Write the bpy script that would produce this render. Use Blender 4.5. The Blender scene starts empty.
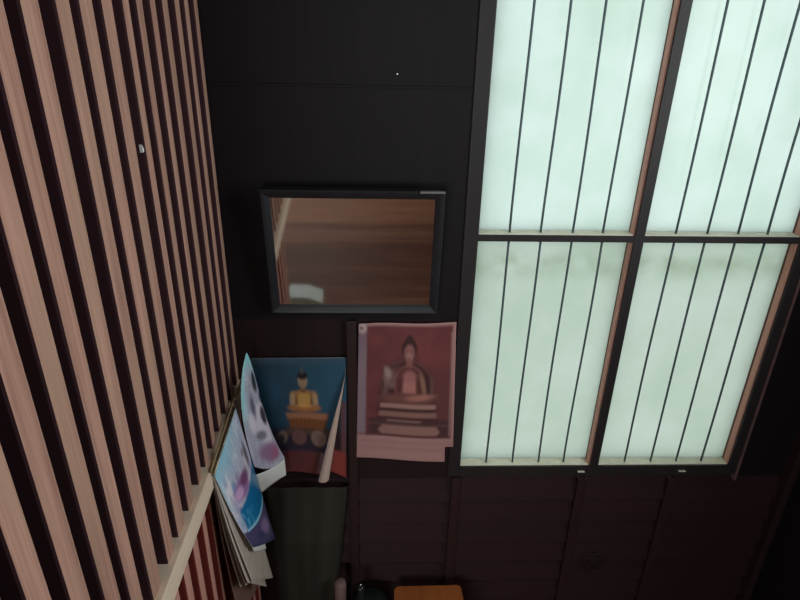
import bpy, bmesh, math, random
import numpy as np
from mathutils import Vector, Matrix

random.seed(7)
sc = bpy.context.scene
COL = sc.collection
CZ = 1.80                      # eye height of the photograph above the floor


# ------------------------------------------------------------------ camera
def camera_rows(p, y, r):
    cp, sp = math.cos(p), math.sin(p)
    fwd = Vector((0, cp, -sp)); up = Vector((0, sp, cp)); rt = Vector((1, 0, 0))
    Rz = Matrix.Rotation(y, 3, 'Z')
    fwd, up, rt = Rz @ fwd, Rz @ up, Rz @ rt
    c, s = math.cos(r), math.sin(r)
    return c * rt + s * up, -s * rt + c * up, fwd


rt, up, fwd = camera_rows(math.radians(25.2017), math.radians(-2.39225), math.radians(1.2808))
cam = bpy.data.objects.new('camera', bpy.data.cameras.new('camera'))
COL.objects.link(cam)
cam.data.sensor_width = 36.0
cam.data.lens = 27.0
cam.data.clip_start = 0.02
mw = Matrix((rt, up, -fwd)).transposed().to_4x4()
mw.translation = (0, 0, CZ)
cam.matrix_world = mw
sc.camera = cam

# ------------------------------------------------------------------ world, light, exposure
SKY = 8.0
world = bpy.data.worlds.new('world')
sc.world = world
world.use_nodes = True
bg = world.node_tree.nodes['Background']
bg.inputs[0].default_value = (0.93, 1.0, 0.985, 1)
bg.inputs[1].default_value = SKY
sc.view_settings.view_transform = 'Standard'
sc.view_settings.look = 'None'
sc.view_settings.gamma = 1.0
sc.view_settings.use_curve_mapping = False
sc.view_settings.exposure = 0.0
sc.cycles.use_denoising = True

# unseen right-hand window and rear doorway, added to let in light (sampling portals of the sky)
RW = dict(y0=-0.08, y1=0.72, z0=1.25, z1=2.35)
RX = 1.22


def portal(name, loc, rot, sx, sy):
    l = bpy.data.lights.new(name, 'AREA')
    l.shape = 'RECTANGLE'; l.size = sx; l.size_y = sy
    l.cycles.is_portal = True
    o = bpy.data.objects.new(name, l)
    o.location = loc; o.rotation_euler = rot
    COL.objects.link(o)
    return o


portal('added_window_portal', (RX + 0.10, (RW['y0'] + RW['y1']) / 2, (RW['z0'] + RW['z1']) / 2), (0, math.radians(90), 0),
       RW['z1'] - RW['z0'], RW['y1'] - RW['y0'])
DR = dict(x0=-1.6, x1=-0.2, z0=0.9, z1=2.2)
RY = -2.6
portal('added_doorway_portal', ((DR['x0'] + DR['x1']) / 2, RY - 0.06, (DR['z0'] + DR['z1']) / 2), (math.radians(90), 0, 0),
       DR['x1'] - DR['x0'], DR['z1'] - DR['z0'])


# ------------------------------------------------------------------ helpers
def lin(c):
    return tuple(((v / 255.0) / 12.92 if v / 255.0 <= 0.04045 else (((v / 255.0) + 0.055) / 1.055) ** 2.4) for v in c)


def nmat(name):
    m = bpy.data.materials.new(name)
    m.use_nodes = True
    nt = m.node_tree
    return m, nt, nt.nodes['Principled BSDF']


def plain(name, col, rough=0.6, metal=0.0, spec=0.5, noise=0.0, scale=40.0):
    m, nt, b = nmat(name)
    b.inputs['Roughness'].default_value = rough
    b.inputs['Metallic'].default_value = metal
    b.inputs['Specular IOR Level'].default_value = spec
    if noise > 0:
        tc = nt.nodes.new('ShaderNodeTexCoord')
        n = nt.nodes.new('ShaderNodeTexNoise'); n.inputs['Scale'].default_value = scale; n.inputs['Detail'].default_value = 5
        r = nt.nodes.new('ShaderNodeValToRGB')
        r.color_ramp.elements[0].position = 0.3; r.color_ramp.elements[1].position = 0.7
        r.color_ramp.elements[0].color = tuple(c * (1 - noise) for c in col) + (1,)
        r.color_ramp.elements[1].color = tuple(min(1, c * (1 + noise)) for c in col) + (1,)
        nt.links.new(tc.outputs['Object'], n.inputs['Vector'])
        nt.links.new(n.outputs['Fac'], r.inputs['Fac'])
        nt.links.new(r.outputs['Color'], b.inputs['Base Color'])
    else:
        b.inputs['Base Color'].default_value = tuple(col) + (1,)
    return m


def wood(name, c0, c1, stretch=(60, 60, 2.5), rough=0.6, spec=0.4, bump=0.15, vary=None, amp=0.4, hue=None):
    """grain: noise stretched along the board; vary = axis ('X','Y','Z', board width) for tone per board"""
    m, nt, b = nmat(name)
    N, L = nt.nodes, nt.links
    tc = N.new('ShaderNodeTexCoord')
    mp = N.new('ShaderNodeMapping'); mp.inputs['Scale'].default_value = stretch
    L.new(tc.outputs['Object'], mp.inputs['Vector'])
    n1 = N.new('ShaderNodeTexNoise'); n1.inputs['Scale'].default_value = 1.0; n1.inputs['Detail'].default_value = 6; n1.inputs['Roughness'].default_value = 0.6
    L.new(mp.outputs['Vector'], n1.inputs['Vector'])
    n2 = N.new('ShaderNodeTexNoise'); n2.inputs['Scale'].default_value = 0.22; n2.inputs['Detail'].default_value = 3
    L.new(mp.outputs['Vector'], n2.inputs['Vector'])
    ad = N.new('ShaderNodeMath'); ad.operation = 'MULTIPLY_ADD'; ad.inputs[1].default_value = 0.55
    L.new(n1.outputs['Fac'], ad.inputs[0])
    ml = N.new('ShaderNodeMath'); ml.operation = 'MULTIPLY'; ml.inputs[1].default_value = 0.45
    L.new(n2.outputs['Fac'], ml.inputs[0]); L.new(ml.outputs[0], ad.inputs[2])
    fac = ad.outputs[0]
    if vary:
        sx = N.new('ShaderNodeSeparateXYZ'); L.new(tc.outputs['Object'], sx.inputs[0])
        dv = N.new('ShaderNodeMath'); dv.operation = 'DIVIDE'; dv.inputs[1].default_value = vary[1]
        L.new(sx.outputs[vary[0]], dv.inputs[0])
        fl = N.new('ShaderNodeMath'); fl.operation = 'FLOOR'; L.new(dv.outputs[0], fl.inputs[0])
        wn = N.new('ShaderNodeTexWhiteNoise'); wn.noise_dimensions = '1D'; L.new(fl.outputs[0], wn.inputs['W'])
        m2 = N.new('ShaderNodeMath'); m2.operation = 'MULTIPLY_ADD'; m2.inputs[1].default_value = amp; m2.inputs[2].default_value = -amp / 2
        L.new(wn.outputs['Value'], m2.inputs[0])
        a2 = N.new('ShaderNodeMath'); a2.operation = 'ADD'; L.new(fac, a2.inputs[0]); L.new(m2.outputs[0], a2.inputs[1])
        fac = a2.outputs[0]
    r = N.new('ShaderNodeValToRGB')
    r.color_ramp.elements[0].position = 0.28; r.color_ramp.elements[1].position = 0.72
    r.color_ramp.elements[0].color = tuple(c0) + (1,); r.color_ramp.elements[1].color = tuple(c1) + (1,)
    L.new(fac, r.inputs['Fac'])
    if hue:      # broad patches of another tint in the timber
        mp3 = N.new('ShaderNodeMapping'); mp3.inputs['Scale'].default_value = (20, 20, 5)
        L.new(tc.outputs['Object'], mp3.inputs['Vector'])
        n3 = N.new('ShaderNodeTexNoise'); n3.inputs['Scale'].default_value = 1.0; n3.inputs['Detail'].default_value = 2
        L.new(mp3.outputs['Vector'], n3.inputs['Vector'])
        r3 = N.new('ShaderNodeMapRange'); r3.inputs['From Min'].default_value = 0.4; r3.inputs['From Max'].default_value = 0.7; r3.inputs['To Max'].default_value = 0.55
        L.new(n3.outputs['Fac'], r3.inputs['Value'])
        mc = N.new('ShaderNodeMix'); mc.data_type = 'RGBA'
        L.new(r3.outputs['Result'], mc.inputs['Factor']); L.new(r.outputs['Color'], mc.inputs[6]); mc.inputs[7].default_value = tuple(hue) + (1,)
        L.new(mc.outputs[2], b.inputs['Base Color'])
    else:
        L.new(r.outputs['Color'], b.inputs['Base Color'])
    b.inputs['Roughness'].default_value = rough
    b.inputs['Specular IOR Level'].default_value = spec
    if bump:
        bp = N.new('ShaderNodeBump'); bp.inputs['Strength'].default_value = bump; bp.inputs['Distance'].default_value = 0.002
        L.new(n1.outputs['Fac'], bp.inputs['Height']); L.new(bp.outputs['Normal'], b.inputs['Normal'])
    return m


def printed(name, rough=0.35, spec=0.5, gain=1.0):
    """printed paper: the print is the mesh's own colour attribute, paper fibre from noise"""
    m, nt, b = nmat(name)
    N, L = nt.nodes, nt.links
    at = N.new('ShaderNodeAttribute'); at.attribute_name = 'print'
    tc = N.new('ShaderNodeTexCoord')
    n = N.new('ShaderNodeTexNoise'); n.inputs['Scale'].default_value = 220; n.inputs['Detail'].default_value = 3
    L.new(tc.outputs['Object'], n.inputs['Vector'])
    mr = N.new('ShaderNodeMapRange'); mr.inputs['To Min'].default_value = 0.9 * gain; mr.inputs['To Max'].default_value = 1.1 * gain
    L.new(n.outputs['Fac'], mr.inputs['Value'])
    mx = N.new('ShaderNodeVectorMath'); mx.operation = 'SCALE'
    L.new(at.outputs['Color'], mx.inputs[0]); L.new(mr.outputs['Result'], mx.inputs['Scale'])
    L.new(mx.outputs['Vector'], b.inputs['Base Color'])
    b.inputs['Roughness'].default_value = rough
    b.inputs['Specular IOR Level'].default_value = spec
    return m


def props(o, label=None, cat=None, group=None, kind=None):
    if label: o['label'] = label
    if cat: o['category'] = cat
    if group: o['group'] = group
    if kind: o['kind'] = kind
    return o


def empty(name, loc=(0, 0, 0)):
    o = bpy.data.objects.new(name, None)
    o.location = loc
    o.empty_display_size = 0.05
    COL.objects.link(o)
    return o


def link(name, bm, mats, parent=None, smooth=False, origin=None):
    me = bpy.data.meshes.new(name)
    bmesh.ops.recalc_face_normals(bm, faces=bm.faces[:])
    if origin is not None:
        bmesh.ops.translate(bm, vec=-Vector(origin), verts=bm.verts[:])
    bm.to_mesh(me); bm.free()
    if not isinstance(mats, (list, tuple)): mats = [mats]
    for m in mats: me.materials.append(m)
    if smooth:
        for p in me.polygons: p.use_smooth = True
    o = bpy.data.objects.new(name, me)
    COL.objects.link(o)
    if origin is not None: o.location = origin
    if parent is not None:
        o.parent = parent
        o.location = Vector(o.location) - Vector(parent.location)
    return o


def box(bm, x0, x1, y0, y1, z0, z1, bev=0.0):
    g = bmesh.ops.create_cube(bm, size=1.0)
    vs = g['verts']
    for v in vs:
        v.co = Vector(((x0 + x1) / 2 + v.co.x * (x1 - x0), (y0 + y1) / 2 + v.co.y * (y1 - y0), (z0 + z1) / 2 + v.co.z * (z1 - z0)))
    if bev:
        es = list({e for v in vs for e in v.link_edges})
        bmesh.ops.bevel(bm, geom=es, offset=bev, segments=2, affect='EDGES', profile=0.6)
    return vs


def prism(bm, pts, a0, a1, axis='Z'):
    """extrude a closed 2-D outline between a0 and a1 along an axis"""
    def P(p, a):
        return {'Z': (p[0], p[1], a), 'X': (a, p[0], p[1]), 'Y': (p[0], a, p[1])}[axis]
    lo = [bm.verts.new(P(p, a0)) for p in pts]
    hi = [bm.verts.new(P(p, a1)) for p in pts]
    n = len(pts)
    bm.faces.new(lo[::-1]); bm.faces.new(hi)
    for i in range(n):
        bm.faces.new((lo[i], lo[(i + 1) % n], hi[(i + 1) % n], hi[i]))


def tube(bm, pts, r, seg=8):
    pts = [Vector(p) for p in pts]
    rings = []
    for i, p in enumerate(pts):
        d = (pts[min(i + 1, len(pts) - 1)] - pts[max(i - 1, 0)]).normalized()
        a = d.cross(Vector((0, 1, 0)))
        if a.length < 1e-3: a = d.cross(Vector((1, 0, 0)))
        a.normalize(); b = d.cross(a)
        rr = r[i] if isinstance(r, (list, tuple)) else r
        rings.append([bm.verts.new(p + rr * (math.cos(t) * a + math.sin(t) * b)) for t in [2 * math.pi * k / seg for k in range(seg)]])
    for i in range(len(rings) - 1):
        for k in range(seg):
            bm.faces.new((rings[i][k], rings[i][(k + 1) % seg], rings[i + 1][(k + 1) % seg], rings[i + 1][k]))
    bm.faces.new(rings[0][::-1]); bm.faces.new(rings[-1])


def lathe(bm, prof, c, seg=40):
    rings = []
    for r, z in prof:
        if r < 1e-5:
            rings.append([bm.verts.new((c[0], c[1], c[2] + z))])
        else:
            rings.append([bm.verts.new((c[0] + r * math.cos(2 * math.pi * k / seg), c[1] + r * math.sin(2 * math.pi * k / seg), c[2] + z)) for k in range(seg)])
    for i in range(len(rings) - 1):
        A, B = rings[i], rings[i + 1]
        for k in range(seg):
            k2 = (k + 1) % seg
            if len(A) == 1 and len(B) == 1: continue
            if len(A) == 1: bm.faces.new((A[0], B[k], B[k2]))
            elif len(B) == 1: bm.faces.new((A[k], A[k2], B[0]))
            else: bm.faces.new((A[k], A[k2], B[k2], B[k]))


# value noise for prints
_rng = np.random.RandomState(3)
_T = _rng.rand(256, 256)


def vnoise(x, y):
    xi = np.floor(x).astype(int); yi = np.floor(y).astype(int)
    fx = x - xi; fy = y - yi
    fx = fx * fx * (3 - 2 * fx); fy = fy * fy * (3 - 2 * fy)
    t = lambda a, b: _T[a % 256, b % 256]
    return (t(xi, yi) * (1 - fx) + t(xi + 1, yi) * fx) * (1 - fy) + (t(xi, yi + 1) * (1 - fx) + t(xi + 1, yi + 1) * fx) * fy


def fbm(x, y, o=4):
    s = 0; a = 0.5
    for i in range(o):
        s = s + a * vnoise(x * 2 ** i + 17 * i, y * 2 ** i + 31 * i); a *= 0.5
    return s / 0.9375


class Paint:
    """a print worked out point by point: each layer is a soft-edged shape in a flat ink"""
    def __init__(self, X, Y, base):
        self.X, self.Y = X, Y
        self.C = np.ones(X.shape + (3,)) * np.array(lin(base))

    def mix(self, mask, col, a=1.0):
        m = np.clip(mask, 0, 1)[..., None] * a
        self.C = self.C * (1 - m) + np.array(lin(col)) * m

    def ell(self, cx, cy, rx, ry, col, a=1.0, soft=0.8, rot=0.0):
        dx, dy = self.X - cx, self.Y - cy
        if rot:
            c, s = math.cos(rot), math.sin(rot)
            dx, dy = c * dx + s * dy, -s * dx + c * dy
        d = np.sqrt((dx / rx) ** 2 + (dy / ry) ** 2)
        self.mix((1 - d) * min(rx, ry) / soft + 0.5, col, a)

    def poly(self, pts, col, a=1.0, soft=0.8):
        """convex polygon"""
        n = len(pts)
        ar = sum(pts[i][0] * pts[(i + 1) % n][1] - pts[(i + 1) % n][0] * pts[i][1] for i in range(n))
        sg = 1 if ar > 0 else -1
        d = np.full(self.X.shape, 1e9)
        for i in range(n):
            (x0, y0), (x1, y1) = pts[i], pts[(i + 1) % n]
            l = math.hypot(x1 - x0, y1 - y0) + 1e-9
            d = np.minimum(d, sg * ((x1 - x0) * (self.Y - y0) - (y1 - y0) * (self.X - x0)) / l)
        self.mix(d / soft + 0.5, col, a)

    def rect(self, x0, y0, x1, y1, col, a=1.0, soft=0.8):
        self.poly([(x0, y0), (x1, y0), (x1, y1), (x0, y1)], col, a, soft)


def sheet(name, P, colors, mats, parent=None, thick=0.0006, origin=None, drop=None):
    """a sheet of paper from a grid P[i][j] (numpy n,m,3): printed front, plain back, real thickness.
    colors (n,m,3) is the print of the front; drop(i,j) leaves out torn cells"""
    n, m = P.shape[:2]
    du = np.gradient(P, axis=0); dv = np.gradient(P, axis=1)
    N = np.cross(dv, du); N /= np.linalg.norm(N, axis=2, keepdims=True) + 1e-12
    B = P - N * thick
    verts = np.concatenate([P.reshape(-1, 3), B.reshape(-1, 3)])
    idx = lambda i, j: i * m + j
    K = n * m
    keep = [[not (drop and drop(i, j)) for j in range(m - 1)] for i in range(n - 1)]
    faces, mi = [], []
    k = lambda i, j: 0 <= i < n - 1 and 0 <= j < m - 1 and keep[i][j]
    for i in range(n - 1):
        for j in range(m - 1):
            if not keep[i][j]: continue
            a, b, c, d = idx(i, j), idx(i + 1, j), idx(i + 1, j + 1), idx(i, j + 1)
            faces.append((d, c, b, a)); mi.append(0)
            faces.append((K + a, K + b, K + c, K + d)); mi.append(1)
            for (p, q, ok) in ((a, b, k(i, j - 1)), (b, c, k(i + 1, j)), (c, d, k(i, j + 1)), (d, a, k(i - 1, j))):
                if not ok:
                    faces.append((p, q, K + q, K + p)); mi.append(1)
    if origin is not None: verts = verts - np.array(origin)
    me = bpy.data.meshes.new(name)
    me.from_pydata([tuple(v) for v in verts], [], faces)
    for mt in mats: me.materials.append(mt)
    me.polygons.foreach_set('material_index', mi)
    me.polygons.foreach_set('use_smooth', [True] * len(faces))
    if colors is not None:
        at = me.color_attributes.new('print', 'FLOAT_COLOR', 'POINT')
        c4 = np.ones((2 * K, 4)); c4[:K, :3] = colors.reshape(-1, 3); c4[K:, :3] = 0.5
        at.data.foreach_set('color', c4.reshape(-1).astype(np.float32))
    me.validate(); me.update()
    # drop loose verts
    bm = bmesh.new(); bm.from_mesh(me)
    lo = [v for v in bm.verts if not v.link_faces]
    bmesh.ops.delete(bm, geom=lo, context='VERTS'); bm.to_mesh(me); bm.free()
    o = bpy.data.objects.new(name, me)
    COL.objects.link(o)
    if origin is not None: o.location = origin
    if parent is not None:
        o.parent = parent
        o.location = Vector(o.location) - Vector(parent.location)
    return o


def bez(ctrl, n, m):
    """tensor Bezier surface from a (4,4,3) net -> (n,m,3)"""
    C = np.array(ctrl, float)
    def Bn(t): return np.stack([(1 - t) ** 3, 3 * t * (1 - t) ** 2, 3 * t * t * (1 - t), t ** 3], 1)
    return np.einsum('ia,jb,abk->ijk', Bn(np.linspace(0, 1, n)), Bn(np.linspace(0, 1, m)), C)


# ------------------------------------------------------------------ materials
M_slat = wood('slat_wood', lin((126, 88, 77)), lin((208, 160, 142)), (150, 150, 4), 0.7, 0.25, 0.3, hue=lin((170, 138, 117)))
M_slat_low = wood('slat_wood_low', lin((182, 128, 116)), lin((214, 160, 146)), (90, 90, 3), 0.7, 0.25, 0.2)
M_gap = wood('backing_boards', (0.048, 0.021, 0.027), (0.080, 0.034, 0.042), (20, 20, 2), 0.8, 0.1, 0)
M_gap_red = wood('backing_boards_red', (0.20, 0.035, 0.030), (0.28, 0.05, 0.04), (20, 20, 2), 0.75, 0.15, 0)
M_rail = wood('rail_wood', lin((216, 192, 172)), lin((238, 214, 194)), (30, 4, 60), 0.65, 0.3, 0.1)
M_wall = wood('dark_wall_wood', (0.018, 0.0062, 0.007), (0.032, 0.0098, 0.011), (3, 40, 60), 0.62, 0.3, 0.15)
M_wall_up = wood('dark_panel_wood', (0.0062, 0.0042, 0.0060), (0.0112, 0.0074, 0.0100), (60, 40, 3), 0.6, 0.22, 0.1)
M_wall_mid = wood('reddish_panel_wood', (0.013, 0.0052, 0.0065), (0.023, 0.0085, 0.0105), (60, 40, 3), 0.65, 0.25, 0.1)
M_post = wood('dark_post_wood', (0.020, 0.008, 0.009), (0.032, 0.013, 0.014), (60, 60, 3), 0.55, 0.35, 0.1)
M_frame = wood('window_frame_wood', (0.016, 0.012, 0.014), (0.028, 0.021, 0.023), (60, 60, 4), 0.5, 0.4, 0.1)
M_bead = wood('glazing_bead_wood', lin((184, 134, 120)), lin((208, 154, 136)), (50, 50, 4), 0.6, 0.3, 0.1)
M_putty = plain('old_putty', lin((92, 58, 48)), 0.8)
M_bead_pale = plain('bead_painted_light', lin((240, 234, 214)), 0.6, 0, 0.4, 0.06, 60)
M_floor = wood('floor_boards', lin((104, 60, 44)), lin((196, 134, 104)), (2.2, 40, 40), 0.6, 0.2, 0.1, vary=('Y', 0.22), amp=0.5)
M_room = wood('room_boards', lin((46, 28, 24)), lin((70, 44, 38)), (3, 30, 40), 0.7, 0.3, 0.1)
M_iron = plain('window_iron', lin((84, 98, 104)), 0.5, 0.3, 0.5)
M_steel = plain('bright_steel', (0.75, 0.75, 0.74), 0.25, 1.0)
M_paperback = plain('paper_back', lin((200, 172, 160)), 0.7, 0, 0.3, 0.05, 80)
M_print = printed('printed_poster')
M_print_gloss = printed('printed_calendar', 0.28)


# ------------------------------------------------------------------ setting: shell
def struct(name, bm, mat, parent=None, smooth=False):
    o = link(name, bm, mat, parent, smooth)
    if parent is None: o['kind'] = 'structure'
    return o


WX0, WX1 = 0.205, 1.057        # outer edges of the window frame
WZ0, WZ1 = CZ - 1.197, CZ + 0.26
Y = 1.35
bm = bmesh.new(); box(bm, -2.4, 1.5, RY - 0.1, 1.5, -0.04, 0.0)
struct('floor', bm, M_floor)
bm = bmesh.new(); box(bm, -2.4, 1.5, RY - 0.1, 1.5, 2.9, 2.95)
struct('ceiling', bm, M_room)

# back wall: flat dark panelling left of and above the window, lapped boards below it
bm = bmesh.new()
box(bm, -2.4, WX0, Y, Y + 0.08, CZ - 0.69, 2.9)
box(bm, WX1, RX + 0.1, Y, Y + 0.08, CZ - 1.205, 2.9)
box(bm, WX0, WX1, Y, Y + 0.08, WZ1, 2.9)
struct('wall_back', bm, M_wall_up)
bm = bmesh.new(); box(bm, -2.4, WX0, Y, Y + 0.08, CZ - 1.205, CZ - 0.69)
struct('wall_back_middle', bm, M_wall_mid)
bm = bmesh.new()
z = CZ - 1.205
while z > 0.0:
    z0 = max(z - 0.083, 0.0)
    prism(bm, [(Y + 0.075, z), (Y + 0.010, z), (Y - 0.008, z0 + 0.002), (Y + 0.004, z0), (Y + 0.075, z0)], -2.4, RX + 0.1, 'X')
    z -= 0.083
struct('wall_back_lower', bm, M_wall)

# posts and battens standing proud of the back wall
k = 0
def trim(x0, x1, z0, z1, d, mat=M_post, bev=0.003):
    global k
    k += 1
    bm = bmesh.new(); box(bm, x0, x1, Y - d, Y + 0.004, z0, z1, bev)
    return struct('trim_%d' % k, bm, mat)
trim(-0.078, -0.052, 0.0, CZ - 0.69, 0.012)
for xc in (0.231, 0.60, 0.869):
    trim(xc - 0.014, xc + 0.014, 0.0, CZ - 1.20, 0.014)
trim(-0.36, WX0 - 0.002, CZ - 0.137, CZ - 0.131, 0.003, M_wall_up, 0.001)   # faint ledge high on the panelling
trim(1.200, 1.224, 0.0, 2.9, 0.03)                                   # corner post

# right wall, with an unseen window opening added to light the slats
bm = bmesh.new()
w = RW
box(bm, RX, RX + 0.1, RY, w['y0'], 0, 2.9)
box(bm, RX, RX + 0.1, w['y1'], Y + 0.08, 0, 2.9)
box(bm, RX, RX + 0.1, w['y0'], w['y1'], 0, w['z0'])
box(bm, RX, RX + 0.1, w['y0'], w['y1'], w['z1'], 2.9)
struct('wall_right', bm, M_wall_up)
# rear wall with an unseen doorway added for light, and the far side of the room beyond the slats
bm = bmesh.new()
d = DR
box(bm, -2.4, d['x0'], RY - 0.1, RY, 0, 2.9)
box(bm, d['x1'], RX + 0.1, RY - 0.1, RY, 0, 2.9)
box(bm, d['x0'], d['x1'], RY - 0.1, RY, 0, d['z0'])
box(bm, d['x0'], d['x1'], RY - 0.1, RY, d['z1'], 2.9)
struct('wall_rear', bm, M_room)
bm = bmesh.new(); box(bm, -2.5, -2.4, RY - 0.1, Y + 0.08, 0, 2.9)
struct('wall_far', bm, M_room)

# slatted wall on the left
SX = -0.36                     # plane of the slat faces
EDGES = [0.6009, 0.6571, 0.7238, 0.7947, 0.8571, 0.9196, 0.981, 1.0356, 1.0949, 1.1581, 1.2254, 1.2819, 1.345]
EDGES = [0.6009 - 0.0627 * i for i in range(4, 0, -1)] + EDGES
SW = 0.036
RAIL1, RAIL0 = CZ - 0.868, CZ - 0.920
wl = empty('wall_left', (SX, 0.30, 0)); wl['kind'] = 'structure'
bm = bmesh.new(); box(bm, SX - 0.062, SX - 0.045, 0.30, Y, RAIL0, 2.9)
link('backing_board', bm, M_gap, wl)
bm = bmesh.new(); box(bm, SX - 0.062, SX - 0.045, 0.55, Y, 0.0, RAIL0)
link('lower_backing_board', bm, M_gap_red, wl)
def slats(z0, z1, sh, w, dx):
    bm = bmesh.new()
    for i, e in enumerate(EDGES):
        if z0 == 0.0 and e < 0.6: continue
        a = random.uniform(-0.002, 0.002)
        ww = w + random.uniform(-0.0025, 0.0025) - (0.008 if e > 0.95 else 0)
        vs = box(bm, SX - 0.045, SX + dx, e - ww + sh, e + sh, z0, z1, 0.0045)
    bm.normal_update()
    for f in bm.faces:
        if f.normal.x < 0.3: f.material_index = 1      # only the faces are pale, the sides' shade is put in as dark colour
    return bm
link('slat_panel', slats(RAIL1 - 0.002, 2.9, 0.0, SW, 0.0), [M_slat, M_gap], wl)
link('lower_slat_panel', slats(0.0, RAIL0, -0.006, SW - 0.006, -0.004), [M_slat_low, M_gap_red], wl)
bm = bmesh.new(); box(bm, SX - 0.07, SX + 0.004, 0.245, 0.30, RAIL0, 2.9, 0.004); box(bm, SX - 0.07, SX - 0.002, 0.52, 0.56, 0.0, RAIL0, 0.004)
link('end_posts', bm, M_slat, wl)
bm = bmesh.new(); box(bm, SX - 0.045, SX + 0.012, 0.30, Y, RAIL0, RAIL1, 0.003)
struct('trim_rail', bm, M_rail)

# ------------------------------------------------------------------ the frosted window
GX = [(0.2396, 0.617), (0.641, 1.0275)]            # openings between the front edges of the frame
GZ = [(CZ - 1.163, CZ - 0.4795), (CZ - 0.4630, CZ + 0.222)]
PY = Y + 0.031                                     # pane plane


def glass_mat(name, col, grime=None):
    m, nt, b = nmat(name)
    N, L = nt.nodes, nt.links
    N.remove(b)
    out = N['Material Output']
    tr = N.new('ShaderNodeBsdfTranslucent')
    gl = N.new('ShaderNodeBsdfGlossy'); gl.inputs['Roughness'].default_value = 0.35
    mx = N.new('ShaderNodeMixShader'); mx.inputs[0].default_value = 0.03
    tc = N.new('ShaderNodeTexCoord')
    n = N.new('ShaderNodeTexNoise'); n.inputs['Scale'].default_value = 5.0; n.inputs['Detail'].default_value = 6; n.inputs['Roughness'].default_value = 0.65
    L.new(tc.outputs['Object'], n.inputs['Vector'])
    r = N.new('ShaderNodeValToRGB')
    r.color_ramp.elements[0].position = 0.3; r.color_ramp.elements[1].position = 0.7
    r.color_ramp.elements[0].color = (col[0] * 0.93, col[1] * 0.955, col[2] * 0.93, 1)
    r.color_ramp.elements[1].color = (col[0] * 1.05, col[1] * 1.04, col[2] * 1.06, 1)
    L.new(n.outputs['Fac'], r.inputs['Fac'])
    colout = r.outputs['Color']
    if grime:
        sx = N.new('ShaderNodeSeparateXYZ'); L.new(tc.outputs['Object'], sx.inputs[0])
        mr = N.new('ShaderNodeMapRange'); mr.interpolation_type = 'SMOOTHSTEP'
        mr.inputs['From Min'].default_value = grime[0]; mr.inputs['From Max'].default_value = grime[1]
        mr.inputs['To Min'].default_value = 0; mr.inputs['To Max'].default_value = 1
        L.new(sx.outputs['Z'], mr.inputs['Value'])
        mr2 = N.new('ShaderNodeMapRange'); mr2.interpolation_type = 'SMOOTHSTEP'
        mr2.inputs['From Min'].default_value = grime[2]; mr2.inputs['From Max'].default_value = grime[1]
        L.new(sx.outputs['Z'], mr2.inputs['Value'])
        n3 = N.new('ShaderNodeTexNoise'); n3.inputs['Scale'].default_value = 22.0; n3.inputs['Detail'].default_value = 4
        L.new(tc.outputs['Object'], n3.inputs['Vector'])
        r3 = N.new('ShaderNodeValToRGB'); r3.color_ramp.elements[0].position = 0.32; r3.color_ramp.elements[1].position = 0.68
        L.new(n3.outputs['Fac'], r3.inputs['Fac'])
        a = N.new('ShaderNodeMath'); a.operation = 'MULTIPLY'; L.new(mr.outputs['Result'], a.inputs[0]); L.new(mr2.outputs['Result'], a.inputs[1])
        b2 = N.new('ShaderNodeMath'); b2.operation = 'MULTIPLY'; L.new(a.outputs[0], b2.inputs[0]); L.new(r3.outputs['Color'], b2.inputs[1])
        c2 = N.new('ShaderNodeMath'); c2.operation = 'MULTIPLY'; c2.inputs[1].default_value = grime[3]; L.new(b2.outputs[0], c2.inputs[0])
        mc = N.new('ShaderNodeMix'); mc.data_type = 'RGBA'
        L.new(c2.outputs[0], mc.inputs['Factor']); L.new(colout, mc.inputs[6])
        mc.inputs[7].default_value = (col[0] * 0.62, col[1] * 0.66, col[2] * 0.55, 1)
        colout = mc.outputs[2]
    L.new(colout, tr.inputs['Color'])
    L.new(tr.outputs[0], mx.inputs[1]); L.new(gl.outputs[0], mx.inputs[2])
    L.new(mx.outputs[0], out.inputs['Surface'])
    return m


PG = 0.345
M_glass = glass_mat('frosted_glass', (PG * 0.91, PG * 0.985, PG * 0.95))
M_glass_low = glass_mat('frosted_glass_low', (PG * 0.785, PG * 0.84, PG * 0.785), (GZ[0][1] - 0.13, GZ[0][1] - 0.07, GZ[0][1] - 0.02, 0.42))  # lower panes tinted darker all over, grime in a band near their top

win = empty('window_1', (WX0, Y, WZ0)); win['kind'] = 'structure'
bm = bmesh.new()
box(bm, WX0, GX[0][0], Y - 0.004, Y + 0.06, WZ0, WZ1, 0.002)
box(bm, GX[1][1], WX1, Y - 0.004, Y + 0.06, WZ0, WZ1, 0.002)
box(bm, GX[0][0], GX[1][1], Y - 0.004, Y + 0.06, WZ0, GZ[0][0], 0.0)
box(bm, GX[0][0], GX[1][1], Y - 0.004, Y + 0.06, GZ[1][1], WZ1, 0.0)
link('window_frame', bm, M_frame, win)
bm = bmesh.new(); box(bm, WX1 - 0.004, WX1 + 0.003, Y - 0.008, Y + 0.01, WZ0 - 0.02, WZ1, 0.002)
link('edge_highlight_strip', bm, plain('highlight_edge', lin((104, 76, 78)), 0.5, 0, 0.5, 0.3, 50), win)['label'] = 'outer edge coloured pale as a highlight'  # strip in a paler colour carries the highlight along the casing
bm = bmesh.new(); box(bm, GX[0][1], GX[1][0], Y - 0.003, Y + 0.05, GZ[0][0], GZ[1][1], 0.001)
link('mullion', bm, M_frame, win)
bm = bmesh.new()
for g in GX: box(bm, g[0], g[1], Y - 0.002, Y + 0.05, GZ[0][1], GZ[1][0], 0.001)
link('transom', bm, M_frame, win)
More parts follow.
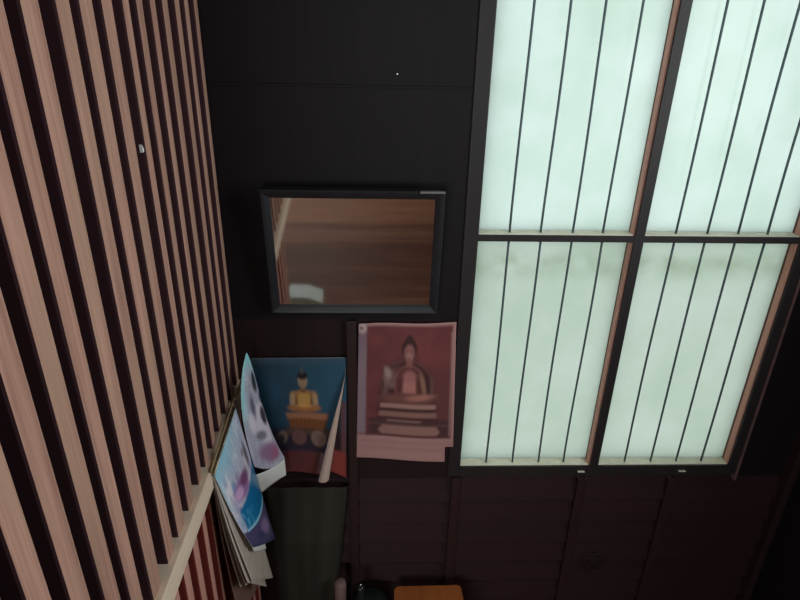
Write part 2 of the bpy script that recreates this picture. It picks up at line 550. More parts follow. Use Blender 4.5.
for zi, gz in enumerate(GZ):
    for gx in GX:
        bm = bmesh.new(); box(bm, gx[0] - 0.003, gx[1] + 0.003, PY, PY + 0.004, gz[0] - 0.003, gz[1] + 0.003)
        link('pane', bm, M_glass_low if zi == 0 else M_glass, win)
        # brown strip on the right-hand side of the pane, ledge along its foot coloured pale for the pane's glow
        bm = bmesh.new(); box(bm, gx[1] - 0.004, gx[1] + 0.0004, Y + 0.003, PY - 0.009, gz[0], gz[1])
        link('side_bead', bm, M_bead, win)
        bm = bmesh.new(); box(bm, gx[1] - 0.003, gx[1] + 0.0004, PY - 0.009, PY, gz[0] + 0.002, gz[1])
        link('putty_line', bm, M_putty, win)
        bm = bmesh.new(); box(bm, gx[0], gx[1] - 0.004, Y + 0.002, PY, gz[0] - 0.0004, gz[0] + 0.002)
        bm2 = link('foot_bead', bm, M_bead_pale, win); bm2['label'] = 'ledge coloured cream for the glow of the pane'
for bx in (0.318, 0.394, 0.4697, 0.545, 0.7235, 0.801, 0.877, 0.952):
    for gz in GZ:
        pts = []
        ph = random.uniform(0, 6); am = random.uniform(0.0006, 0.0022)
        for i in range(13):
            t = i / 12
            pts.append((bx + am * math.sin(ph + 5 * t), Y + 0.015, gz[0] + t * (gz[1] - gz[0])))
        bm = bmesh.new(); tube(bm, pts, 0.0029, 8)
        o = link('bar', bm, M_iron, win, True)
for cx in (0.592, 0.890):      # little catches under the sill, their glint put in as pale colour
    bm = bmesh.new(); box(bm, cx - 0.010, cx + 0.010, Y - 0.011, Y - 0.003, CZ - 1.180, CZ - 1.1785, 0.0004)
    link('catch', bm, M_bead_pale, win)

# frame of the unseen window added in the right wall for its light
w2 = empty('added_window', (RX, RW['y0'], RW['z0'])); w2['kind'] = 'structure'
bm = bmesh.new()
box(bm, RX - 0.01, RX + 0.11, RW['y0'] - 0.04, RW['y0'], RW['z0'] - 0.04, RW['z1'] + 0.04)
box(bm, RX - 0.01, RX + 0.11, RW['y1'], RW['y1'] + 0.04, RW['z0'] - 0.04, RW['z1'] + 0.04)
box(bm, RX - 0.01, RX + 0.11, RW['y0'], RW['y1'], RW['z0'] - 0.04, RW['z0'])
box(bm, RX - 0.01, RX + 0.11, RW['y0'], RW['y1'], RW['z1'], RW['z1'] + 0.04)
link('window_frame', bm, M_frame, w2)

# ------------------------------------------------------------------ mirror
def mirror():
    top, bot = Vector((0, 1.285, CZ - 0.343)), Vector((0, 1.325, CZ - 0.6625))
    H = (top - bot).length
    t = empty('wall_mirror', (-0.055, 1.325, CZ - 0.6625))
    props(t, 'dark-framed wall mirror tilted forward above the posters, reflecting brown floorboards', 'mirror')
    ang = math.atan2(top.y - bot.y, top.z - bot.z)      # negative: the head leans out
    W = 0.408
    fw, d = 0.0215, 0.022
    def place(name, bm, mat):
        o = link(name, bm, mat)
        o.parent = t
        return o
    R = Matrix.Rotation(-ang, 4, 'X')
    def build(fn):
        bm = bmesh.new(); fn(bm)
        bmesh.ops.transform(bm, matrix=R, verts=bm.verts[:])
        return bm
    def rails(bm):
        # mitred moulding swept round the frame
        prof = [(0.0, 0.020), (0.0, 0.001), (0.004, -0.002), (0.010, 0.0), (0.017, 0.004), (fw, 0.007), (fw, 0.020)]
        cs = [(-W / 2, 0, 1, 1), (W / 2, 0, -1, 1), (W / 2, H, -1, -1), (-W / 2, H, 1, -1)]
        rings = [[bm.verts.new((x + sx * a, y, z + sz * a)) for a, y in prof] for x, z, sx, sz in cs]
        n = len(prof)
        for i in range(4):
            A, B = rings[i], rings[(i + 1) % 4]
            for q in range(n):
                bm.faces.new((A[q], A[(q + 1) % n], B[(q + 1) % n], B[q]))
    fr = place('frame', build(rails), plain('mirror_frame_paint', lin((31, 32, 37)), 0.42, 0, 0.5, 0.15, 30))
    m, nt, b = nmat('mirror_glass')
    b.inputs['Metallic'].default_value = 1.0
    b.inputs['Base Color'].default_value = (0.62, 0.60, 0.58, 1)
    b.inputs['Roughness'].default_value = 0.045
    place('glass', build(lambda bm: box(bm, -W / 2 + fw - 0.003, W / 2 - fw + 0.003, 0.0085, 0.012, fw - 0.003, H - fw + 0.003)), m)['label'] = 'tilted mirror glass'
    place('backing', build(lambda bm: box(bm, -W / 2 + 0.004, W / 2 - 0.004, 0.0145, 0.019, 0.004, H - 0.004)), M_post)
    place('highlight_edge', build(lambda bm: box(bm, W / 2 - 0.056, W / 2 - 0.001, -0.0028, 0.004, H - 0.0035, H + 0.0006)), plain('frame_highlight', lin((120, 119, 118)), 0.5))['label'] = 'upper right edge coloured pale as a highlight'  # thin pale strip paints the highlight on the frame's corner
    return t
mirror()

# nail above the mirror
bm = bmesh.new()
tube(bm, [(0.039, Y + 0.004, CZ - 0.108), (0.039, Y - 0.014, CZ - 0.107)], 0.0012, 8)
tube(bm, [(0.039, Y - 0.014, CZ - 0.107), (0.039, Y - 0.0155, CZ - 0.107)], 0.003, 12)
o = link('nail', bm, M_steel, None, True, origin=(0.039, Y, CZ - 0.108))
props(o, 'tiny bright nail head in the dark panelling above the mirror', 'nail')

# ------------------------------------------------------------------ posters
PGAIN = 2.1
def poster_grid(x0, x1, z1, z0, n, m):
    u = np.linspace(0, 1, n); v = np.linspace(0, 1, m)
    U, V = np.meshgrid(u, v, indexing='ij')
    return U, V


def paint_blue(U, V):
    """blue poster: U 0..1 across, V 0..1 down; inks placed on a 97 x 119 field"""
    X, Y_ = U * 97, V * 119
    p = Paint(X, Y_, (32, 60, 78))
    n = fbm(X * 0.05, Y_ * 0.03)
    p.mix((n - 0.35) * 2.2, (36, 76, 98), 0.8)
    p.mix(np.clip((X - 40) / 40, 0, 1) * np.clip((80 - Y_) / 40, 0, 1) * 0.6, (42, 84, 106))
    p.mix(np.clip((22 - X) / 22, 0, 1), (24, 44, 60), 0.8)
    p.mix(np.clip((8 - Y_) / 8, 0, 1), (62, 80, 94), 0.8)
    # lower half: dark shrine front, red cloth along the foot
    p.rect(-5, 71, 110, 98, (40, 30, 44), 0.92, 8)
    p.rect(-5, 96, 110, 130, (92, 44, 46), 1, 5)
    p.mix(((Y_ > 98) * (fbm(X * 0.3, Y_ * 0.05) - 0.4) * 2), (60, 34, 42), 0.7)
    p.poly([(66, 96), (71, 96), (67, 119), (61, 119)], (126, 98, 100), 0.8, 3)
    # pedestal
    p.poly([(31, 55), (77, 55), (75, 62), (33, 62)], (150, 100, 74), 1, 1.8)
    p.poly([(33, 61), (75, 61), (72, 72), (36, 72)], (122, 74, 44), 1, 1.8)
    st = 0.5 + 0.5 * np.sin(X * 1.5)
    p.mix(((X > 34) & (X < 74) & (Y_ > 61) & (Y_ < 71)) * st, (84, 46, 26), 0.6)
    p.poly([(31, 71), (77, 71), (80, 78), (28, 78)], (78, 58, 46), 1, 2)
    for cx, r, c in ((44, 8, (104, 70, 68)), (65, 8.3, (122, 96, 88))):
        p.ell(cx, 81, r, r, c, 0.95, 2.0)
        p.ell(cx, 81, r * 0.55, r * 0.55, (92, 66, 66), 0.4, 2)
    p.ell(26, 80, 5.5, 6.5, (112, 94, 88), 0.9, 2); p.ell(24, 82, 4, 5, (52, 44, 48), 1, 2)
    p.ell(81, 80, 4, 6.5, (96, 98, 102), 0.9, 2)
    # seated figure
    p.ell(51.5, 50, 17, 4.2, (160, 98, 56), 1, 1.5)
    p.ell(51.5, 37, 13.5, 5, (150, 108, 68), 1, 2.5)
    p.poly([(38.5, 36), (64.5, 36), (61, 50), (42, 50)], (150, 104, 60), 1, 2)
    p.ell(39.6, 42, 2.8, 8, (172, 138, 106), .9, 2, 0.08)
    p.ell(63.6, 42, 2.8, 8, (172, 138, 106), .9, 2, -0.08)
    p.ell(51.5, 42, 7, 8, (190, 146, 78), 0.8, 4)
    p.ell(43.6, 44, 1.3, 6, (92, 58, 40), 0.75, 1.6); p.ell(59.8, 44, 1.3, 6, (92, 58, 40), 0.75, 1.6)
    p.ell(41, 49, 6, 2.2, (150, 98, 60), .9, 1.6); p.ell(62, 49, 6, 2.2, (150, 98, 60), .9, 1.6)
    p.ell(51.5, 48, 9, 1.6, (196, 140, 84), 0.9, 1)
    p.rect(49, 28, 54, 35, (120, 82, 56), 1, 1.5)
    p.ell(51.5, 23, 5, 7, (148, 122, 102), 1, 1.2)
    p.ell(51.5, 17.5, 5.4, 3.8, (30, 26, 30), 1, 1.2)
    p.ell(51.5, 12, 1.9, 4, (74, 82, 82), 0.8, 1.4)
    p.ell(49.5, 22, 0.9, 0.5, (60, 44, 40), 1, .5); p.ell(53.5, 22, 0.9, 0.5, (60, 44, 40), 1, .5)
    p.ell(51.5, 27, 1.3, 0.4, (110, 60, 54), 1, .5)
    return soften(p.C, 1)


def paint_red(U, V):
    """reddish poster on a 98 x 138 field"""
    X, Y_ = U * 98, V * 138
    p = Paint(X, Y_, (136, 102, 100))
    n = fbm(X * 0.06, Y_ * 0.06)
    # pale foot with soft bands, lavender strip down the left
    for y0, c in ((117, (124, 90, 90)), (124, (126, 88, 86)), (131, (142, 106, 102))):
        p.rect(-2, y0, 100, y0 + 2.2, c, 0.7, 2.5)
    p.rect(-2, -2, 9.5, 109, (112, 94, 102), 1, 1.5)
    p.mix((Y_ < 40) * (X < 10) * np.clip((40 - Y_) / 30, 0, 1), (96, 76, 84), .7)
    p.rect(-2, 109, 14, 112, (90, 66, 72), .8, 2)
    p.ell(4, 4, 5, 5, (160, 134, 132), 0.8, 3)
    # print
    p.rect(8.5, 2.5, 95, 111, (83, 43, 46), 1, 1.2)
    m = ((X > 9) & (X < 95) & (Y_ > 3) & (Y_ < 110)) * 1.0
    p.mix(m * np.clip((n - 0.42) * 3, 0, 1), (98, 50, 51), 0.8)
    p.mix(m * np.clip((X - 60) / 35, 0, 1) * np.clip((Y_ - 25) / 50, 0, 1), (78, 48, 48), 0.8)
    # throne outline and body
    p.ell(49, 58, 27, 25, (54, 31, 33), 0.95, 6)
    p.poly([(24, 56), (76, 56), (80, 86), (20, 86)], (50, 29, 31), 0.95, 5)
    p.ell(33, 52, 7, 9, (112, 92, 88), 0.9, 4, -0.3); p.ell(36, 50, 4, 12, (88, 56, 54), .7, 4, 0.35)
    p.ell(52, 56, 15, 18, (80, 43, 45), 1, 4)
    p.ell(52, 60, 7.5, 15, (138, 90, 86), 1, 4)
    p.ell(52, 50, 9, 5, (126, 80, 78), 0.8, 3)
    p.ell(43, 58, 2.4, 14, (70, 36, 38), 0.8, 2, 0.1)
    p.ell(66, 58, 2.2, 12, (112, 86, 68), 0.95, 2, -0.22)
    p.ell(61, 60, 2.4, 14, (62, 40, 38), 0.8, 2, -0.1)
    # carved edges of throne, arms and robe
    for ex, ey, rx, ry, w_, c in ((49, 58, 26, 24, 1.6, (84, 58, 56)), (52, 57, 15, 18, 1.2, (112, 74, 70))):
        d_ = np.abs(np.sqrt(((X - ex) / rx) ** 2 + ((Y_ - ey) / ry) ** 2) - 1) * min(rx, ry)
        p.mix((w_ - d_) / 1.2 * (Y_ < ey + 12), c, 0.7)
    p.ell(30, 46, 3, 6, (134, 112, 106), .7, 2, -.4); p.ell(28, 62, 2.4, 9, (98, 72, 70), .7, 2)
    p.ell(75, 60, 2.2, 10, (86, 62, 58), .7, 2)
    # head
    p.ell(51.5, 23, 7.6, 9.5, (44, 26, 29), 1, 2.5)
    p.ell(51.5, 14.5, 3.6, 4.5, (50, 30, 32), 1, 2)
    p.ell(51.5, 27, 5.2, 8, (114, 76, 73), 1, 1.8)
    p.ell(51.5, 30, 2.6, 4, (134, 96, 90), 0.8, 2)
    p.rect(48.6, 33, 54.6, 40, (110, 68, 66), 1, 2)
    p.ell(49.3, 25.5, 1.1, .5, (52, 32, 32), 1, .6); p.ell(53.7, 25.5, 1.1, .5, (52, 32, 32), 1, .6)
    p.ell(51.5, 31.6, 1.6, .5, (82, 44, 44), 1, .6)
    # crossed legs and hands
    p.ell(50, 72, 29, 6.5, (88, 54, 52), 1, 3)
    p.ell(62, 70, 15, 3, (134, 88, 80), 0.9, 2.5, -0.12)
    p.ell(38, 72, 12, 2.8, (92, 58, 54), 0.9, 2.5, 0.1)
    p.rect(23, 77, 79, 81.5, (134, 102, 94), 0.9, 2); p.rect(23, 82, 80, 84, (48, 28, 30), 0.9, 1.4)
    p.rect(22, 85, 80, 90.5, (116, 84, 78), 0.9, 2.4); p.rect(20, 91, 82, 93, (46, 28, 31), 0.9, 1.4)
    p.rect(12, 93, 93, 110, (58, 38, 41), 0.95, 3)
    p.rect(30, 94, 64, 95.6, (124, 98, 90), 0.8, 1.4)
    p.rect(12, 98, 93, 99.4, (90, 64, 64), .6, 1.4)
    p.poly([(21, 105.5), (25, 99.8), (80, 99.8), (84, 105.5), (80, 109.8), (25, 109.8)], (118, 86, 80), 1, 1.2)
    p.rect(9, 109.6, 95, 112.2, (70, 40, 42), 1, 1.4)
    # crease near the right-hand edge, its glare put into the print
    p.poly([(93.8, 6), (95, 6), (94, 110), (93, 110)], (150, 118, 112), 0.7, 1)
    return soften(p.C, 1)


def soften(C, n):
    for _ in range(n):
        A = np.pad(C, ((1, 1), (0, 0), (0, 0)), 'edge'); C = (A[:-2] + 2 * A[1:-1] + A[2:]) / 4
        A = np.pad(C, ((0, 0), (1, 1), (0, 0)), 'edge'); C = (A[:, :-2] + 2 * A[:, 1:-1] + A[:, 2:]) / 4
    return C


def quad_grid(TL, TR, BR, BL, U, V):
    TL, TR, BR, BL = [np.array(a, float) for a in (TL, TR, BR, BL)]
    u, v = U[..., None], V[..., None]
    return (TL * (1 - u) + TR * u) * (1 - v) + (BL * (1 - u) + BR * u) * v


# the sheet lying behind (its red foot and right edge show)
U, V = poster_grid(0, 1, 1, 0, 98, 120)
P = quad_grid((-0.326, 1.343, CZ - 0.806), (-0.079, 1.343, CZ - 0.801), (-0.086, 1.343, CZ - 1.198), (-0.330, 1.343, CZ - 1.06), U, V)
P[..., 1] -= 0.003 * np.sin(V * 3.1) * U
C = paint_blue(U, V)
p_ = Paint(U * 97, V * 119, (30, 64, 86)); p_.C = C
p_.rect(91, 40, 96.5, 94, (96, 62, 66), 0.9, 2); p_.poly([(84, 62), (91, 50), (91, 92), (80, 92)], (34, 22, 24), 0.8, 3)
p_.rect(78, 92, 96, 130, (132, 58, 52), 0.9, 3)
o = sheet('poster', P, p_.C * PGAIN * 0.58, [M_print, M_paperback], origin=(-0.205, 1.343, CZ - 1.19))
props(o, 'rear blue wall poster showing only its red lower right corner behind the curled one', 'poster')

# the front sheet: right-hand edge rolled in along a slanting line
n, m = 150, 130
U, V = poster_grid(0, 1, 1, 0, n, m)
XL, W0 = -0.324, 0.242
P = np.zeros((n, m, 3)); Uc = np.zeros((n, m))
for j in range(m):
    v = j / (m - 1)
    xr = -0.0815 + (-0.150 + 0.0815) * max(0, (v - 0.06) / 0.94) ** 1.05     # where the paper leaves the wall
    rad = 0.0015 + 0.0150 * max(0, v - 0.05)
    xl = XL + 0.004 * v
    zt = CZ - 0.797 + 0.003 * 0
    for i in range(n):
        s = i / (n - 1) * W0
        flat = xr - xl
        zb = -0.386 + 0.022 * math.sin(math.pi * min(1, s / max(flat, .01))) ** 1.3
        z = zt + 0.003 * (s / W0) + zb * v
        bow = 0.010 * v * v * math.sin(math.pi * min(1, s / max(flat, .01)))
        if s <= flat:
            P[i, j] = (xl + s, 1.338 - bow, z)
        else:
            a = min((s - flat) / rad, 4.1)
            ex = (s - flat) - a * rad
            P[i, j] = (xr + rad * math.sin(a) + math.cos(a) * 0 * ex, 1.338 - rad * (1 - math.cos(a)) - 0.0006 * a, z)
        Uc[i, j] = s / W0
C = paint_blue(Uc, V)
o = sheet('poster', P, C * PGAIN * 0.58, [M_print, M_paperback], origin=(-0.205, 1.338, CZ - 1.18))
props(o, 'front blue wall poster of a golden seated statue, its lower right edge curled in', 'poster')

# reddish poster with a notch torn from its lower right corner
U, V = poster_grid(0, 1, 1, 0, 118, 166)
P = quad_grid((-0.0465, 1.336, CZ - 0.696), (0.199, 1.336, CZ - 0.691), (0.216, 1.338, CZ - 1.140), (-0.0565, 1.338, CZ - 1.119), U, V)
P[..., 1] -= 0.004 * np.sin(V * math.pi) * np.sin(U * math.pi) + 0.006 * np.clip(V - 0.8, 0, 1) * np.sin(U * 5)
P[..., 2] += 0.002 * np.sin(U * 7)
t = empty('poster', (0.075, 1.336, CZ - 1.12))
props(t, 'reddish wall poster of a seated statue with pale foot and a torn-off corner', 'poster')
sheet('printed_sheet', P, paint_red(U, V) * PGAIN * 0.84, [M_print, M_paperback], parent=t, origin=(0.075, 1.336, CZ - 1.12),
      drop=lambda i, j: i > 106 and j > 144)
for (x, z) in ((-0.037, CZ - 0.704), (0.191, CZ - 0.708)):
    bm = bmesh.new(); box(bm, x - 0.0012, x + 0.0012, 1.332, 1.337, z - 0.007, z + 0.002, 0.0004)
    link('staple', bm, M_steel, t)

# ------------------------------------------------------------------ calendars on the slatted wall
CG = 1.45
def paint_cal_a(U, V):
    X, Y_ = U * 60, V * 110          # U near->far, V down
    n = fbm(X * 0.16, Y_ * 0.05); n2 = fbm(X * 0.5 + 9, Y_ * 0.12 + 4)
    p = Paint(X, Y_, (176, 172, 190))
    p.mix((fbm(X * 0.35 + 40, Y_ * 0.09) - 0.52) * 8, (214, 206, 214), 0.8)
    p.mix((n - 0.52) * 5, (156, 160, 190), 0.7)
    p.mix((n2 - 0.62) * 7, (112, 110, 146), 0.6)
    p.mix((0.30 - V) * 4 * np.clip(1.25 - U, 0, 1), (122, 186, 206), 0.8)
    p.mix((0.10 - U) * 9 * (V < 0.5), (130, 188, 208), 0.5)
    p.ell(14, 38, 3, 6, (58, 124, 170), .7, 3)
    p.ell(50, 36, 4, 9, (66, 62, 76), .9, 3); p.ell(44, 30, 2.5, 3, (84, 80, 92), .7, 2)
    p.ell(24, 46, 15, 9, (142, 104, 156), 1, 4); p.ell(32, 43, 9, 5, (104, 54, 96), .9, 4); p.ell(17, 47, 7, 5, (194, 160, 198), .8, 3)
    p.poly([(8, 60), (62, 46), (64, 76), (6, 84)], (10, 98, 146), 1, 3)
    p.mix((Y_ > 64) * (Y_ < 84) * (X < 26) * (n2 - .46) * 3, (96, 160, 194), .8)
    p.poly([(-2, 86), (62, 76), (62, 112), (-2, 112)], (70, 64, 98), 1, 3)
    p.poly([(6, 84), (62, 74), (62, 76.5), (6, 86.5)], (126, 184, 208), 1, 1.2)
    p.ell(36, 93, 11, 7, (126, 104, 144), .95, 5); p.ell(20, 98, 6, 4, (44, 48, 84), .8, 4)
    p.rect(-2, 106, 62, 112, (48, 54, 86), .9, 2)
    return p.C


def paint_cal_b(U, V):
    X, Y_ = U * 40, V * 120
    n = fbm(X * 0.2 + 3, Y_ * 0.06); n2 = fbm(X * 0.5 + 19, Y_ * 0.14)
    p = Paint(X, Y_, (150, 148, 164))
    p.mix((n - 0.5) * 4, (184, 180, 192), .7)
    p.mix((n2 - 0.62) * 6, (112, 114, 132), .6)
    p.mix((30 - Y_) / 22, (122, 184, 190), .95)
    p.mix((10 - X) / 8 * np.clip((90 - Y_) / 30, 0, 1), (134, 192, 198), .8)
    p.ell(26, 38, 6, 12, (40, 50, 58), 1, 3, 0.12)
    p.ell(40, 58, 11, 8, (34, 46, 58), .95, 3)
    p.ell(26, 82, 12, 20, (188, 178, 192), .9, 4); p.ell(29, 75, 6, 9, (50, 50, 62), 1, 3)
    p.ell(14, 64, 3, 12, (66, 72, 88), .9, 3); p.ell(18, 92, 7, 4, (78, 74, 92), .8, 3); p.ell(10, 80, 4, 10, (196, 188, 200), .8, 3)
    p.ell(24, 108, 15, 8, (126, 90, 120), .9, 5); p.ell(30, 110, 6, 4, (140, 66, 92), .6, 4)
    return p.C


M_page = plain('calendar_page', lin((190, 176, 166)), 0.65, 0, 0.3, 0.08, 30)
M_page_white = plain('calendar_page_edge', lin((226, 226, 222)), 0.6, 0, 0.3)
M_binding = wood('binding_wood', lin((120, 100, 70)), lin((160, 138, 100)), (60, 4, 60), 0.5, 0.4, 0)
M_clip = plain('tin_strip', lin((150, 140, 120)), 0.35, 0.8)


def net(rows):
    return np.array([[(x, y, CZ + z) for x, y, z in r] for r in rows], float)


ca = empty('wall_calendar', (-0.342, 1.11, CZ - 0.862))
props(ca, 'nearer wall calendar hanging from the pale rail, blue and lilac cover over fanned pages', 'calendar')
# net index a: near -> far along the wall; b: top -> bottom
cov = net([
    [(-0.343, 1.000, -0.874), (-0.332, 1.010, -0.955), (-0.312, 1.020, -1.055), (-0.288, 1.035, -1.130)],
    [(-0.340, 1.070, -0.868), (-0.318, 1.075, -0.965), (-0.285, 1.085, -1.090), (-0.268, 1.095, -1.185)],
    [(-0.340, 1.145, -0.860), (-0.318, 1.145, -0.965), (-0.283, 1.145, -1.110), (-0.262, 1.150, -1.225)],
    [(-0.343, 1.215, -0.852), (-0.325, 1.210, -0.960), (-0.300, 1.205, -1.110), (-0.272, 1.200, -1.280)],
])
U, V = poster_grid(0, 1, 1, 0, 64, 110)
sheet('cover', bez(cov, 64, 110), paint_cal_a(U, V) * CG, [M_print_gloss, M_page_white], parent=ca, origin=(-0.342, 1.11, CZ - 0.862))['label'] = 'blue and lilac printed cover'
# the fanned pages beneath: each hangs from the same binding and leans out a little less
pages = [  # bottom near (x,y,z), bottom far (x,y,z), belly
    ((-0.290, 1.050, -1.160), (-0.284, 1.140, -1.250), 0.012),
    ((-0.290, 1.000, -1.205), (-0.292, 1.175, -1.402), 0.008),
    ((-0.296, 0.985, -1.190), (-0.298, 1.120, -1.370), 0.004),
    ((-0.306, 1.000, -1.215), (-0.308, 1.180, -1.390), 0.002),
    ((-0.318, 1.000, -1.220), (-0.318, 1.190, -1.380), 0.001),
    ((-0.330, 1.005, -1.340), (-0.332, 1.200, -1.460), 0.000),
]
M_page_old = plain('calendar_page_brown', lin((128, 96, 86)), 0.75, 0, 0.2, 0.15, 30)
for i, (bn, bf, be) in enumerate(pages):
    dx = -0.0008 * (i + 1)
    tn, tf = np.array((-0.344 + dx, 1.002, -0.878)), np.array((-0.344 + dx, 1.214, -0.856))
    bn, bf = np.array(bn), np.array(bf)
    rows = []
    for a in range(4):
        s = a / 3
        T, B = tn + (tf - tn) * s, bn + (bf - bn) * s
        rows.append([tuple(T + (B - T) * f + np.array((off, 0, 0))) for f, off in ((0, 0), (1 / 3, -0.006), (2 / 3, -0.010 + be), (1, 0.0))])
        # the foot of the outermost pages rolls out towards the room
        if i in (1, 2):
            rows[-1][3] = tuple(np.array(rows[-1][3]) + np.array((0.010 * s, 0, 0.004)))
    sheet('page', bez(net(rows), 20, 40), None, [M_page_old if i == 5 else M_page_white if i == 0 else M_page] * 2, parent=ca, thick=0.0005, origin=(-0.342, 1.11, CZ - 0.862))
for i, (dx, dz, mat) in enumerate(((0.0, 0.012, M_binding), (0.006, 0.004, M_clip))):
    bm = bmesh.new()
    tube(bm, [(-0.347 + dx, 0.992, CZ - 0.880 + dz), (-0.347 + dx, 1.11, CZ - 0.868 + dz), (-0.347 + dx, 1.228, CZ - 0.857 + dz)], 0.0028, 8)
    link('binding_strip', bm, mat, ca, True)

cb = empty('wall_calendar', (-0.335, 1.26, CZ - 0.86))
props(cb, 'farther wall calendar page standing up to a pale blue point in the corner', 'calendar')
cov = net([
    [(-0.3135, 1.2600, -0.735), (-0.332, 1.225, -0.800), (-0.338, 1.215, -0.890), (-0.310, 1.210, -1.040)],
    [(-0.3130, 1.2605, -0.736), (-0.318, 1.250, -0.820), (-0.310, 1.250, -0.920), (-0.285, 1.240, -1.085)],
    [(-0.3125, 1.2610, -0.737), (-0.303, 1.285, -0.810), (-0.285, 1.290, -0.930), (-0.262, 1.270, -1.095)],
    [(-0.3120, 1.2615, -0.738), (-0.298, 1.296, -0.830), (-0.306, 1.300, -0.950), (-0.247, 1.290, -1.080)],
])
U, V = poster_grid(0, 1, 1, 0, 48, 120)
sheet('cover', bez(cov, 48, 120), paint_cal_b(U, V) * CG, [M_print_gloss, M_page_white], parent=cb, origin=(-0.335, 1.26, CZ - 0.86))['label'] = 'blue grey printed page'
fl = net([
    [(-0.309, 1.214, -1.070), (-0.309, 1.220, -1.100), (-0.309, 1.230, -1.130), (-0.307, 1.245, -1.160)],
    [(-0.290, 1.235, -1.080), (-0.288, 1.240, -1.105), (-0.288, 1.250, -1.125), (-0.287, 1.260, -1.148)],
    [(-0.268, 1.260, -1.085), (-0.266, 1.262, -1.105), (-0.265, 1.266, -1.120), (-0.265, 1.272, -1.138)],
    [(-0.247, 1.285, -1.078), (-0.246, 1.285, -1.098), (-0.246, 1.285, -1.115), (-0.246, 1.285, -1.135)],
])
sheet('folded_foot', bez(fl, 16, 12), None, [M_page_white, M_page_white], parent=cb, origin=(-0.335, 1.26, CZ - 0.86))['label'] = 'pale plain foot of the page'
bm = bmesh.new(); tube(bm, [(-0.345, 1.235, CZ - 0.850), (-0.345, 1.335, CZ - 0.842)], 0.003, 8)
link('binding_strip', bm, M_binding, cb, True)

# ------------------------------------------------------------------ olive cloth below the blue poster
def cloth():
    n, m = 90, 60
    P = np.zeros((n, m, 3))
    for i in range(n):
        u = i / (n - 1)
        for j in range(m):
            v = j / (m - 1)
            x0 = -0.322 + 0.012 * v; x1 = -0.083 - 0.050 * v ** 1.2
            a = (u - .5) * 2
            rnd = math.sqrt(max(0, 1 - min(1, abs(a)) ** 4))
            fold = 0.006 * math.sin(u * 11 + 0.6 * math.sin(v * 4)) * v + 0.0012 * math.sin(u * 27 + 1)
            yb = 1.335 - 0.055 * rnd * (0.25 + 0.75 * min(1, v * 3)) - fold * rnd
            z = CZ - 1.212 - 0.008 * abs(a) ** 3 - v * 0.52
            P[i, j] = (x0 + (x1 - x0) * u, yb, z)
    m_, nt, b = nmat('olive_cloth')
    N, L = nt.nodes, nt.links
    tc = N.new('ShaderNodeTexCoord')
    mp = N.new('ShaderNodeMapping'); mp.inputs['Scale'].default_value = (22, 10, 1.2)
    L.new(tc.outputs['Object'], mp.inputs['Vector'])
    n_ = N.new('ShaderNodeTexNoise'); n_.inputs['Scale'].default_value = 1; n_.inputs['Detail'].default_value = 4
    L.new(mp.outputs['Vector'], n_.inputs['Vector'])
    r = N.new('ShaderNodeValToRGB')
    r.color_ramp.elements[0].position = .35; r.color_ramp.elements[1].position = .65
    r.color_ramp.elements[0].color = (0.029, 0.0265, 0.021, 1); r.color_ramp.elements[1].color = (0.043, 0.036, 0.027, 1)
    L.new(n_.outputs['Fac'], r.inputs['Fac']); L.new(r.outputs['Color'], b.inputs['Base Color'])
    b.inputs['Roughness'].default_value = 0.9; b.inputs['Specular IOR Level'].default_value = 0.15
    o = sheet('hanging_cloth', P, None, [m_, m_], thick=0.002, origin=(-0.205, 1.335, CZ - 1.22))
    props(o, 'dull olive cloth hanging in folds below the blue posters', 'cloth')
cloth()

# ------------------------------------------------------------------ low things on the floor by the wall
st = empty('low_stool', (0.165, 1.215, 0))
props(st, 'low orange-brown wooden stool by the wall, to the right of the dark pot', 'stool')
M_orange = wood('orange_wood', lin((150, 82, 40)), lin((186, 106, 54)), (50, 4, 50), 0.5, 0.4, 0.05)
ST = CZ - 1.585
bm = bmesh.new()
pts = []
for cx, cy, a0 in ((0.250, 1.288, 0), (0.068, 1.283, 90), (0.062, 1.150, 180), (0.258, 1.150, 270)):
    for q in range(6):
        a = math.radians(a0 + q * 18); pts.append((cx + 0.012 * math.cos(a), cy + 0.012 * math.sin(a)))
prism(bm, pts, ST - 0.022, ST, 'Z')
bmesh.ops.bevel(bm, geom=[e for e in bm.edges if abs(e.verts[0].co.z - e.verts[1].co.z) < 1e-5], offset=0.003, segments=2, affect='EDGES')
link('seat', bm, M_orange, st)
for lx in (0.075, 0.246):
    for ly in (1.155, 1.275):
        bm = bmesh.new(); box(bm, lx - 0.014, lx + 0.014, ly - 0.014, ly + 0.014, 0.0, ST - 0.022, 0.002)
        link('leg', bm, M_orange, st)
bm = bmesh.new()
box(bm, 0.089, 0.232, 1.146, 1.158, ST - 0.062, ST - 0.022)
link('apron', bm, M_orange, st)
bm = bmesh.new(); box(bm, 0.089, 0.232, 1.270, 1.282, ST - 0.062, ST - 0.022)
link('apron', bm, M_orange, st)

pot = empty('lidded_pot', (-0.022, 1.255, 0))
props(pot, 'dark green lidded pot on the floor between the pale stick and the orange stool', 'pot')
M_pot = plain('green_glaze', (0.012, 0.017, 0.016), 0.3, 0, 0.5)
T = CZ - 1.585
bm = bmesh.new()
lathe(bm, [(0, 0), (0.045, 0), (0.056, 0.03), (0.060, 0.10), (0.058, T - 0.05), (0.054, T - 0.03), (0, T - 0.03)], (-0.022, 1.255, 0.0), 40)
link('body', bm, M_pot, pot, True)
bm = bmesh.new()
lathe(bm, [(0.060, T - 0.032), (0.060, T - 0.024), (0.046, T - 0.010), (0.025, T - 0.002), (0, T)], (-0.022, 1.255, 0.0), 40)
lathe(bm, [(0.012, 0), (0.010, 0.03), (0.013, 0.048), (0.009, 0.0555), (0, 0.056)], (-0.046, 1.262, T - 0.010), 20)
lid = link('lid', bm, M_pot, pot, True)
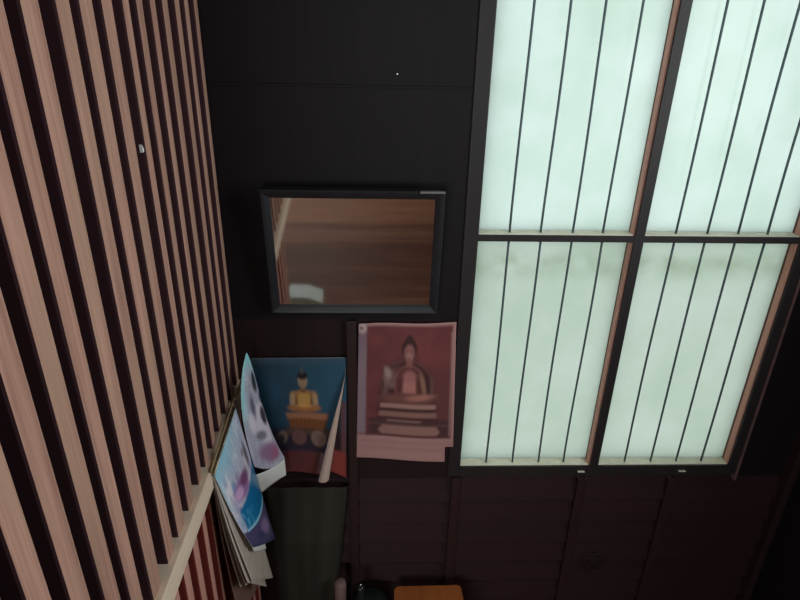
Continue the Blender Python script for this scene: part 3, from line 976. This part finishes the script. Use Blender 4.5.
bm = bmesh.new()
lathe(bm, [(0, 0.055), (0.0035, 0.0565), (0.0035, 0.060), (0, 0.062)], (-0.046, 1.262, T - 0.008), 16)
kb = link('knob', bm, M_steel, None, True); kb.parent = lid
kb.location = Vector((0, 0, 0)) - Vector(pot.location) * 0 - Vector(pot.location)
lid_loc = lid.location.copy()
kb.location = -(Vector(pot.location) + lid_loc)
kb['label'] = 'small bright tip of the lid knob'

bm = bmesh.new()
tube(bm, [(-0.108, 1.235, 0.0), (-0.106, 1.252, CZ - 1.56), (-0.106, 1.253, CZ - 1.52), (-0.106, 1.253, CZ - 1.512), (-0.106, 1.253, CZ - 1.507)],
     [0.014, 0.017, 0.018, 0.017, 0.010], 20)
o = link('stick', bm, plain('pale_stick_wood', lin((118, 92, 90)), 0.7, 0, 0.3, 0.2, 30), None, True, origin=(-0.1, 1.24, 0))
props(o, 'short pale pinkish stick standing between the olive cloth and the dark pot', 'stick')

# faint tangle of wire on the boards under the window
bm = bmesh.new()
pts = []
for i in range(60):
    a = i * 0.62
    pts.append((0.685 + (0.030 + 0.012 * math.sin(i * 1.7)) * math.cos(a) + 0.012 * math.sin(i * .31), Y - 0.012 - 0.004 * math.sin(i * 1.1), CZ - 1.545 + (0.032 + 0.012 * math.cos(i * 1.3)) * math.sin(a)))
tube(bm, pts, 0.0008, 6)
wt = link('wire_tangle', bm, plain('old_wire', (0.035, 0.018, 0.018), 0.5, 0.2), None, True, origin=(0.685, Y - 0.01, CZ - 1.545))
props(wt, 'faint dark tangle of wire hanging on the boards below the window', 'wire')

# white scrap caught on a slat
bm = bmesh.new()
prism(bm, [(0.934, CZ - 0.194), (0.939, CZ - 0.192), (0.938, CZ - 0.188), (0.934, CZ - 0.182)], SX - 0.002, SX + 0.003, 'X')
o = link('paper_scrap', bm, plain('scrap_white', (0.8, 0.8, 0.78), 0.6), None, False, origin=(SX, 0.936, CZ - 0.188))
props(o, 'tiny white scrap stuck to the edge of a wall slat', 'scrap')

# paper carton on the floor beyond the slats: seen in the mirror
ct = empty('carton', (-0.345, 0.02, 0))
props(ct, 'white and yellow paper carton on the floor, seen in the lower left of the mirror', 'carton')
bm = bmesh.new(); box(bm, -0.46, -0.290, -0.04, 0.14, 0.0, 0.06, 0.004)
link('yellow_base', bm, plain('carton_yellow', lin((214, 190, 60)), 0.6, 0, .4, .1, 20), ct)['label'] = 'yellow lower half'
bm = bmesh.new()
prism(bm, [(-0.458, 0.06), (-0.287, 0.06), (-0.287, 0.115), (-0.36, 0.148), (-0.458, 0.150)], -0.038, 0.068, 'Y')
link('white_top', bm, plain('carton_white', lin((222, 226, 220)), 0.6, 0, .4, .06, 20), ct)['label'] = 'white upper half'
